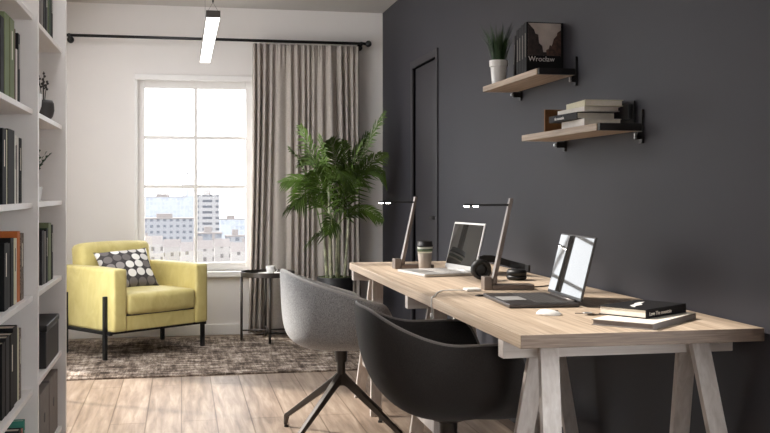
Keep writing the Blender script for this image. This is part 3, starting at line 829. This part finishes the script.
# ------------------------------------------------------------------ laptops (local: x back to hinge at x=0, width along y)
def laptop(label, loc, rz, w, d, lidh, tilt, shell, kb, bezel, bw):
    t = thing('laptop', label, 'laptop', loc, rz, group='open laptops on the desk')
    bs = bx('base', shell, t, -d, 0, -w / 2, w / 2, .001, .014, bevel=.003)
    bx('keyboard', kb, t, -d * .55, -.03, -w / 2 + .02, w / 2 - .02, .0138, .0148)
    bx('trackpad', M['silver'] if bezel == 'black' else M['steel'], t, -d + .012, -d * .6, -.055, .055, .0138, .0146)
    bm = bmesh.new(); tube(bm, [(.002, -w * .36, .013), (.002, w * .36, .013)], .006, 10); link('hinge', bm, shell, t, smooth=True)
    c, s = math.cos(tilt), math.sin(tilt)
    rt = (0, tilt, 0)
    ld = bx('lid', shell, t, 0, .006, -w / 2, w / 2, 0, lidh, bevel=.002, loc=(.004, 0, .017), rot=rt)
    if bezel == 'black':
        bx('bezel', M['black_plastic'], ld, -.0008, .0, -w / 2 + .003, w / 2 - .003, .003, lidh - .003)
    bx('screen', M['screen'], ld, -.0016, -.0006, -w / 2 + bw, w / 2 - bw, bw + (.006 if bezel == 'black' else .012), lidh - bw)
    return t
laptop('silver open laptop beside the takeaway cup', (1.256, 4.515, TZ), R(10), .32, .240, .222, R(14), M['silver'], M['keys_pale'], 'silver', .009)
laptop('dark open laptop with bright reflections on screen nearest the books', (1.283, 3.285, TZ), R(-3.2), .358, .235, .217, R(14), M['dark_alu'], M['keys_dark'], 'black', .005)

# ------------------------------------------------------------------ small desk objects
ms = thing('computer_mouse', 'flat white computer mouse on the desk in front of dark laptop', 'mouse', (1.104, 2.935, TZ), R(15))
bm = bmesh.new(); lathe(bm, [(0, .017), (.012, .0165), (.022, .013), (.029, .006), (.03, .001), (.0, .001)], 32)
for v in bm.verts: v.co.x *= 1.33; v.co.z *= (1 - .25 * v.co.x / .04)
link('body', bm, M['white_plastic'], ms, smooth=True)
bx('scroll_wheel', M['black_plastic'], ms, .018, .028, -.0015, .0015, .0105, .0145)
ms.rotation_euler = (0, 0, R(-20))

kk = thing('key_bunch', 'small bunch of dark keys lying beside the stacked desk books', 'keys', (1.222, 2.905, TZ))
for k, (a, L) in enumerate(((.2, .045), (-.5, .05), (2.9, .035))):
    bm = bmesh.new(); mt = Matrix.Rotation(a, 4, 'Z')
    box(bm, .008, .008 + L, -.003, .003, .001 + .002 * k, .003 + .002 * k, mt)
    bmesh.ops.create_cone(bm, cap_ends=True, segments=14, radius1=.011, radius2=.011, depth=.0022, matrix=mt @ Matrix.Translation((.002 + L * .1, 0, .002 + .002 * k)))
    link('key', bm, M['dark_metal'], kk)
bm = bmesh.new(); tube(bm, [(.014 * math.cos(t) - .006, .014 * math.sin(t), .0075) for t in [2 * PI * k / 16 for k in range(17)]], .0012, 6, cap=False); link('key_ring', bm, M['steel'], kk, smooth=True)

bm = bmesh.new(); tube(bm, [(0, 0, .004), (.015, 0, .004), (.12, 0, .004), (.135, 0, .004)], [.001, .004, .004, .0035], 10)
tag(link('stylus', bm, M['black_plastic'], smooth=True, loc=(1.035, 3.50, TZ), rot=(0, 0, R(-10))), 'thin black stylus pen lying at the edge of the dark laptop', 'pen')

# charger puck with white cable over the desk edge
ch = thing('charger', 'small white charging plug with a thin cable trailing over the desk edge', 'charger', (1.084, 3.70, TZ))
bm = bmesh.new(); box(bm, -.03, .03, -.028, .028, 0, .011); link('puck', bm, M['white_plastic'], ch, bevel=.005, seg=3)
bm = bmesh.new()
cp_ = [(-.03, 0, .003), (-.08, .02, .003), (-.12, .005, .003), (-.16, -.08, .003), (-.192, -.18, .003), (-.208, -.208, .003), (-.2125, -.213, .001), (-.2135, -.215, -.005), (-.2135, -.213, -.03), (-.214, -.216, -.055)]
tube(bm, cp_, .0024, 6); link('cable', bm, M['white_plastic'], ch, smooth=True)
bm = bmesh.new(); tube(bm, [(-.214, -.216, -.053), (-.214, -.216, -.075)], .0045, 8); link('connector', bm, M['white_plastic'], ch, smooth=True)

# headphones
hp = thing('headphones', 'black over-ear headphones lying behind the near desk lamp', 'headphones', (1.33, 4.12, TZ), R(-18))
for x, y_, z_, rx, rz_ in ((-.085, 0, .047, 90, 12), (.07, .02, .0455, 180, 0)):
    bm = bmesh.new(); lathe(bm, [(0, 0), (.036, 0), (.043, .008), (.043, .022), (.034, .028), (0, .028)], 28)
    ec = link('ear_cup', bm, M['black_plastic'], hp, smooth=True, loc=(x, y_, z_), rot=(R(rx), 0, R(rz_)))
    bm = bmesh.new(); tube(bm, [(.033 * math.cos(t), .033 * math.sin(t), .033) for t in [2 * PI * k / 28 for k in range(29)]], .0105, 10, cap=False)
    link('ear_pad', bm, M['black_plastic'], ec, smooth=True)
bm = bmesh.new()
def strip(bm, P, w, th):
    vs = []
    for i, p in enumerate(P):
        a, b_ = P[max(0, i - 1)], P[min(len(P) - 1, i + 1)]
        d = (Vector(b_) - Vector(a)).normalized(); nn = Vector((-d.y, d.x, 0)) * th / 2; u = Vector((0, 0, w / 2))
        p = Vector(p); vs.append([bm.verts.new(q) for q in (p - nn - u, p + nn - u, p + nn + u, p - nn + u)])
    for A, B in zip(vs, vs[1:]):
        for i in range(4): bm.faces.new((A[i], A[(i + 1) % 4], B[(i + 1) % 4], B[i]))
    bm.faces.new(vs[0][::-1]); bm.faces.new(vs[-1])
strip(bm, [(-.09, .012, .085), (-.07, .03, .09), (-.035, .05, .088), (0, .065, .078), (.04, .075, .066), (.08, .075, .056), (.11, .06, .05), (.125, .035, .048)], .03, .010)
link('headband', bm, M['black_plastic'], hp, smooth=False, bevel=.002)

bm = bmesh.new(); tube(bm, [(1.335, 3.75, .755), (1.40, 3.80, .7525), (1.49, 3.86, .7525), (1.54, 3.88, .7525), (1.578, 3.90, .7525)], .0025, 6)
tag(link('power_cable', bm, M['black_plastic'], smooth=True), 'thin black cable running from the near desk lamp to the wall', 'cable')

# books on the desk
def flat_book(label, w, L, t, cover, loc, rz, group, pages=True, spine='y', mats=None):
    """lies flat: spine along +x edge side y=0 .. ; w across x, L along y"""
    r = thing('book', label, 'book', loc, rz, group)
    c = min(.003, t * .15); cm = CM[cover]
    bm = bmesh.new(); box(bm, 0, L, 0, w, 0, c); box(bm, 0, L, 0, w, t - c, t); box(bm, 0, L, 0, c, c, t - c)
    link('cover', bm, cm, r, bevel=.0007, seg=1)
    bx('pages', mats or M['paper'], r, .004, L - .004, c, w - .004, c, t - c)
    return r
ang = math.atan2(.211, .24)
b1 = flat_book('larger white hardback with shade painted grey on its sides, under the black book', .185, .32, .0165, 'grey', (1.262, 2.555, TZ), ang, 'books stacked on the desk', mats=M['box_grey'])  # cover and pages greyed to paint the shade on the sides
bx('white_top_face', M['paper'], b1, .002, .318, .002, .183, .0165, .0175)  # thin panel keeps the top white over the shade-grey cover
b2 = flat_book('black hardback with white lettering on top of the desk stack', .158, .225, .0265, 'black', (1.288, 2.653, TZ + .018), ang - R(8), 'books stacked on the desk')
text_mesh('spine_lettering', 'Love The mountain', .0155, M['paper'], b2, (.016, -.0004, .0075), (R(90), 0, 0))
bm = bmesh.new()
def poly(bm, pts, z=0.0, th=.0005):
    lo = [bm.verts.new((x, y, z)) for x, y in pts]; hi = [bm.verts.new((x, y, z + th)) for x, y in pts]
    bm.faces.new(lo[::-1]); bm.faces.new(hi)
    for i in range(len(pts)):
        j = (i + 1) % len(pts); bm.faces.new((lo[i], lo[j], hi[j], hi[i]))
poly(bm, [(.03, .045), (.06, .06), (.10, .062), (.13, .085), (.175, .10), (.15, .106), (.118, .10), (.09, .085), (.06, .08), (.04, .062)])
link('cover_motif', bm, M['white_plastic'], b2, loc=(-.0, .01, .0265))

# ------------------------------------------------------------------ wall shelves
def wall_shelf(y0, y1, z, label):
    t = thing('wall_shelf', label, 'shelf', (0, 0, z), group='oak shelves on the dark wall')
    bx('board', M['oak_shelf'], t, 1.43, 1.594, y0, y1, 0, .0255, bevel=.001)
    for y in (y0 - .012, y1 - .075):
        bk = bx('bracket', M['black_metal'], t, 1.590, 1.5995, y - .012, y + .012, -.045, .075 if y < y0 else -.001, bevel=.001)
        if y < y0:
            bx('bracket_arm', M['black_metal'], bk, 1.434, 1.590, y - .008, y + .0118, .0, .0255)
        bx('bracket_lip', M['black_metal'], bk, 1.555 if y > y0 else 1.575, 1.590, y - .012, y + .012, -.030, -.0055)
        for dz_ in (-.014, -.024) if y < y0 else (-.018,):
            bm = bmesh.new(); bmesh.ops.create_cone(bm, cap_ends=True, segments=12, radius1=.006, radius2=.005, depth=.008, matrix=Matrix.Translation((1.572 if y < y0 else 1.551, y, dz_)) @ Matrix.Rotation(R(90), 4, 'Y'))
            link('screw', bm, M['steel'], bk)
    return t
Z1, Z2 = 1.609, 1.343
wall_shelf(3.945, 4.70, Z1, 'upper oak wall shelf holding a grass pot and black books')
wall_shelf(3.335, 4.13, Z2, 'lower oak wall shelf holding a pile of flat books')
# grass pot
gp = thing('potted_grass', 'spiky green grass in a white pot on the upper wall shelf', 'plant', (1.478, 4.60, Z1 + .0255))
bm = bmesh.new(); lathe(bm, [(0, 0), (.030, 0), (.032, .003), (.039, .085), (.044, .086), (.0455, .115), (.041, .115), (.039, .09), (0, .09)], 36); link('pot', bm, M['ceramic'], gp, smooth=False, bevel=.001)
rnd = random.Random(8)
bm = bmesh.new()
for k in range(170):
    a = rnd.uniform(0, 2 * PI); r0 = .03 * math.sqrt(rnd.random()); L = rnd.uniform(.10, .205); ln = rnd.uniform(.05, .5)
    c, s = math.cos(a), math.sin(a); w = Vector((-s, c, 0)) * .0027
    p0 = Vector((r0 * c, r0 * s, .09)); p1 = p0 + Vector((c * ln * L * .3, s * ln * L * .3, L * .55)); p2 = p0 + Vector((c * ln * L, s * ln * L, L))
    if p2.x > .1: p2.x = .1
    vs = [bm.verts.new(q) for q in (p0 - w, p0 + w, p1 + w * .9, p1 - w * .9, p2)]
    bm.faces.new(vs[:4]); bm.faces.new((vs[3], vs[2], vs[4]))
link('grass_blades', bm, M['grass_leaf'], gp)['kind'] = 'stuff'
# upright books on the upper shelf
zt = Z1 + .0256
y = 4.075
def shelf_book(label, t, h, cover, y, x0=1.442, dep=.15, lean=0, title=True):
    """spine faces -x"""
    r = thing('book', label, 'book', (x0, y, zt), rot=(lean, 0, 0), group='upright black books on the upper wall shelf')
    bm = bmesh.new(); c = .0025
    box(bm, 0, dep, 0, c, 0, h); box(bm, 0, dep, t - c, t, 0, h); box(bm, 0, c, c, t - c, 0, h)
    link('cover', bm, CM[cover], r, bevel=.0006, seg=1)
    bx('pages', M['paper'], r, c, dep - .004, c, t - c, .003, h - .004)
    if title: bx('spine_title', CM['grey'], r, -.0006, 0, t * .38, t * .6, h * .3, h * .78)
    return r
wb = shelf_book('dark photo book with white city lettering facing out on upper shelf', .03, .212, 'black', y, x0=1.432, dep=.165)
bm = bmesh.new(); poly(bm, [(0.0068, 0.0712), (0.1537, 0.0712), (0.1537, 0.2080), (0.0068, 0.2080)]); link('cover_photo', bm, M['art_sky'], wb, loc=(0, -.0001, 0), rot=(R(90), 0, 0))
bm = bmesh.new(); poly(bm, [(0.0068, 0.2080), (0.0339, 0.1805), (0.0396, 0.1634), (0.0520, 0.1596), (0.0565, 0.1235), (0.0701, 0.1121), (0.0746, 0.0855), (0.0881, 0.0855), (0.0904, 0.0712), (0.0068, 0.0712)]); link('cover_print', bm, M['art_house_dark'], wb, loc=(0, -.0007, 0), rot=(R(90), 0, 0))
bm = bmesh.new(); poly(bm, [(0.1537, 0.1805), (0.1379, 0.1691), (0.1356, 0.1568), (0.1220, 0.1425), (0.1130, 0.1121), (0.1040, 0.1159), (0.0994, 0.0997), (0.0881, 0.0950), (0.0881, 0.0712), (0.1537, 0.0712)]); link('cover_print', bm, M['art_house'], wb, loc=(0, -.0007, 0), rot=(R(90), 0, 0))
text_mesh('cover_lettering', 'Wrocław', .031, M['white_plastic'], wb, (.008, -.0016, .046), (R(90), 0, 0))
y += .0315
for k, (t, h, w) in enumerate(((.03, .215, 'directly behind the photo book'), (.034, .212, 'third from the near end'), (.032, .205, 'fourth from the near end'), (.03, .20, 'fifth from the near end'))):
    shelf_book(f'upright black book on the upper wall shelf, {w}', t, h, 'black', y); y += t + .0015
shelf_book('thin black book leaning toward the white grass pot', .018, .18, 'charcoal', y + .03 + .0, lean=R(7))

# pile on the lower shelf
zz = Z2 + .0256
def pile_book(label, x0, y0, w, L, t, cover, rz, z):
    r = thing('book', label, 'book', (x0, y0, z), rz, 'books piled flat on the lower wall shelf')
    c = .0025; bm = bmesh.new(); box(bm, 0, w, 0, L, 0, c); box(bm, 0, w, 0, L, t - c, t); box(bm, 0, c, 0, L, c, t - c)
    link('cover', bm, CM[cover], r, bevel=.0006, seg=1)
    bx('pages', M['paper'], r, c, w - .004, .004, L - .004, c, t - c)
    return r
pile_book('white paperback at the bottom of the lower wall shelf pile', 1.437, 3.46, .145, .235, .026, 'white', R(-1), zz)
pb = pile_book('black hardback with white spine lettering in the wall shelf pile', 1.425, 3.50, .155, .255, .026, 'black', R(3), zz + .0265)
text_mesh('spine_lettering', 'the mountain', .016, M['white_plastic'], pb, (-.0004, .20, .007), (R(90), 0, R(-90)))
pile_book('slim white book between the black book and the top one', 1.437, 3.46, .14, .245, .017, 'white', R(2), zz + .053)
pile_book('cream white book on top of the wall shelf pile', 1.436, 3.452, .145, .222, .023, 'cream', R(-4), zz + .0705)
o = bx('notebook', M['brown_paper'], None, 1.485, 1.588, 3.995, 4.007, 0, .10, bevel=.001, loc=(0, 0, zz + .001), rot=None)
tag(o, 'upright brown card notebook behind the pile on the lower wall shelf', 'notebook')
be = thing('bookend', 'black metal bookend at the wall end of the lower shelf pile', 'bookend', (1.574, 3.40, zz))
bx('foot_plate', M['black_metal'], be, -.012, .018, -.03, .03, 0, .003); bx('upright_plate', M['black_metal'], be, .014, .018, -.03, .03, .003, .085)
bx('stop_block', M['black_metal'], be, -.002, .0138, -.02, .02, .02, .075, bevel=.002)

# ------------------------------------------------------------------ city outside
GZ = -75.0
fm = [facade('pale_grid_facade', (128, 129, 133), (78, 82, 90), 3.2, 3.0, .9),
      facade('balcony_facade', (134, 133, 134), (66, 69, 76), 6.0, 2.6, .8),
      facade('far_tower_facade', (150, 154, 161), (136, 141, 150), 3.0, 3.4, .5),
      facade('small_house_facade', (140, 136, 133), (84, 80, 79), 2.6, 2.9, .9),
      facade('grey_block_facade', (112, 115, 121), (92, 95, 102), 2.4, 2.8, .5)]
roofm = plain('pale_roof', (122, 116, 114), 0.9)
bm = bmesh.new(); box(bm, -1200, 1200, 40, 2600, GZ - 1, GZ)
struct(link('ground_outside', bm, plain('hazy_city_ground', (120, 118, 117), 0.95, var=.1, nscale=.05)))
def building(x, y, w, d, top, f, label, roof='flat'):
    t = thing('building', label, 'building', (x, y, GZ), R(4), group='hazy city buildings outside the window')
    h = top - GZ
    bx('wall_block', fm[f], t, -w / 2, w / 2, -d / 2, d / 2, 0, h)
    if roof == 'flat':
        bx('roof', roofm, t, -w / 2 - .2, w / 2 + .2, -d / 2 - .2, d / 2 + .2, h, h + .5)
        bx('roof_hut', roofm, t, -w * .2, w * .1, -d * .2, d * .2, h + .5, h + 2.6)
    else:
        bm = bmesh.new(); vs = [bm.verts.new(q) for q in ((-w / 2, -d / 2, h), (w / 2, -d / 2, h), (w / 2, d / 2, h), (-w / 2, d / 2, h), (-w / 2, 0, h + 2.5), (w / 2, 0, h + 2.5))]
        for q in ((0, 1, 5, 4), (2, 3, 4, 5), (0, 4, 3), (1, 2, 5), (3, 2, 1, 0)): bm.faces.new([vs[i] for i in q])
        link('roof', bm, roofm, t)
def wpos(px, dist):          # direction through the far window
    a = math.atan((px - 385) / 1010) + R(11.39)
    return math.tan(a) * dist
def zat(py, dist): return 1.13 + (191 - py) / 1010 * dist
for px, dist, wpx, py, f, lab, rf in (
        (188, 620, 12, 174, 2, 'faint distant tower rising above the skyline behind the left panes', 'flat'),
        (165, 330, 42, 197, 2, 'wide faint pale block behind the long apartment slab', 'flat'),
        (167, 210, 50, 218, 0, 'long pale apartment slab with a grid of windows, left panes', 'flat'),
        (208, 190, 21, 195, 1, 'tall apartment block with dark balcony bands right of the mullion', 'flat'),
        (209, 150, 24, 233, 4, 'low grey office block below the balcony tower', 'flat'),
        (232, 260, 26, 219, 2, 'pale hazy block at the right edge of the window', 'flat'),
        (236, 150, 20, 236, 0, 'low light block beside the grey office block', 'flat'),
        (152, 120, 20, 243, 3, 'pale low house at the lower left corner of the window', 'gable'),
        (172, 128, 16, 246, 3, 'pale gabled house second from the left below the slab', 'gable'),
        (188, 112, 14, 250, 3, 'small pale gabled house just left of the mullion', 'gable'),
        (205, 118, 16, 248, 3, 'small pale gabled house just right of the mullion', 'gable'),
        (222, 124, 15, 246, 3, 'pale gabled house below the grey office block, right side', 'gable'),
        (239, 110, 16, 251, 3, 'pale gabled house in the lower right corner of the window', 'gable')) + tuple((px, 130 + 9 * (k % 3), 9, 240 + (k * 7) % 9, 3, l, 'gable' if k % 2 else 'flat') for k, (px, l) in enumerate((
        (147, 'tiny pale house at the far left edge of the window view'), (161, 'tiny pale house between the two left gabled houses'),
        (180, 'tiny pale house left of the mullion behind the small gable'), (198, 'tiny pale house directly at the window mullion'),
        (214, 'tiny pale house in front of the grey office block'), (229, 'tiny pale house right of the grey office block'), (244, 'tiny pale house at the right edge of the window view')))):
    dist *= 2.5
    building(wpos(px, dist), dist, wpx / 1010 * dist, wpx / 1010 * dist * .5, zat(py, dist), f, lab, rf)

# ------------------------------------------------------------------ light
w = bpy.data.worlds.new('hazy_sky'); sc.world = w; w.use_nodes = True
bg = w.node_tree.nodes['Background']; bg.inputs['Color'].default_value = (0.97, 0.975, 1.0, 1); bg.inputs['Strength'].default_value = 5.5
sd = bpy.data.lights.new('sun', 'SUN'); sd.energy = 7.5; sd.angle = R(4); sd.color = (1.0, 0.93, 0.85)
so = bpy.data.objects.new('sun', sd); COL.objects.link(so)
el = R(42); az = Vector((.85, -.53, 0)).normalized()
dirv = Vector((az.x * math.cos(el), az.y * math.cos(el), -math.sin(el)))
so.rotation_euler = dirv.to_track_quat('-Z', 'Y').to_euler(); so.location = (-3, 9, 6)

# ------------------------------------------------------------------ camera
cam = bpy.data.cameras.new('camera'); co = bpy.data.objects.new('camera', cam); COL.objects.link(co)
cam.sensor_width = 36; cam.lens = 1010 / 770 * 36; cam.shift_y = -25.5 / 770
cam.clip_start = .05; cam.clip_end = 4000
co.location = (0, 0, 1.13); co.rotation_euler = (R(90), 0, -R(11.39))
sc.camera = co
sc.view_settings.view_transform = 'Standard'; sc.view_settings.look = 'None'
sc.view_settings.gamma = 1; sc.view_settings.use_curve_mapping = False
sc.view_settings.exposure = 0.0
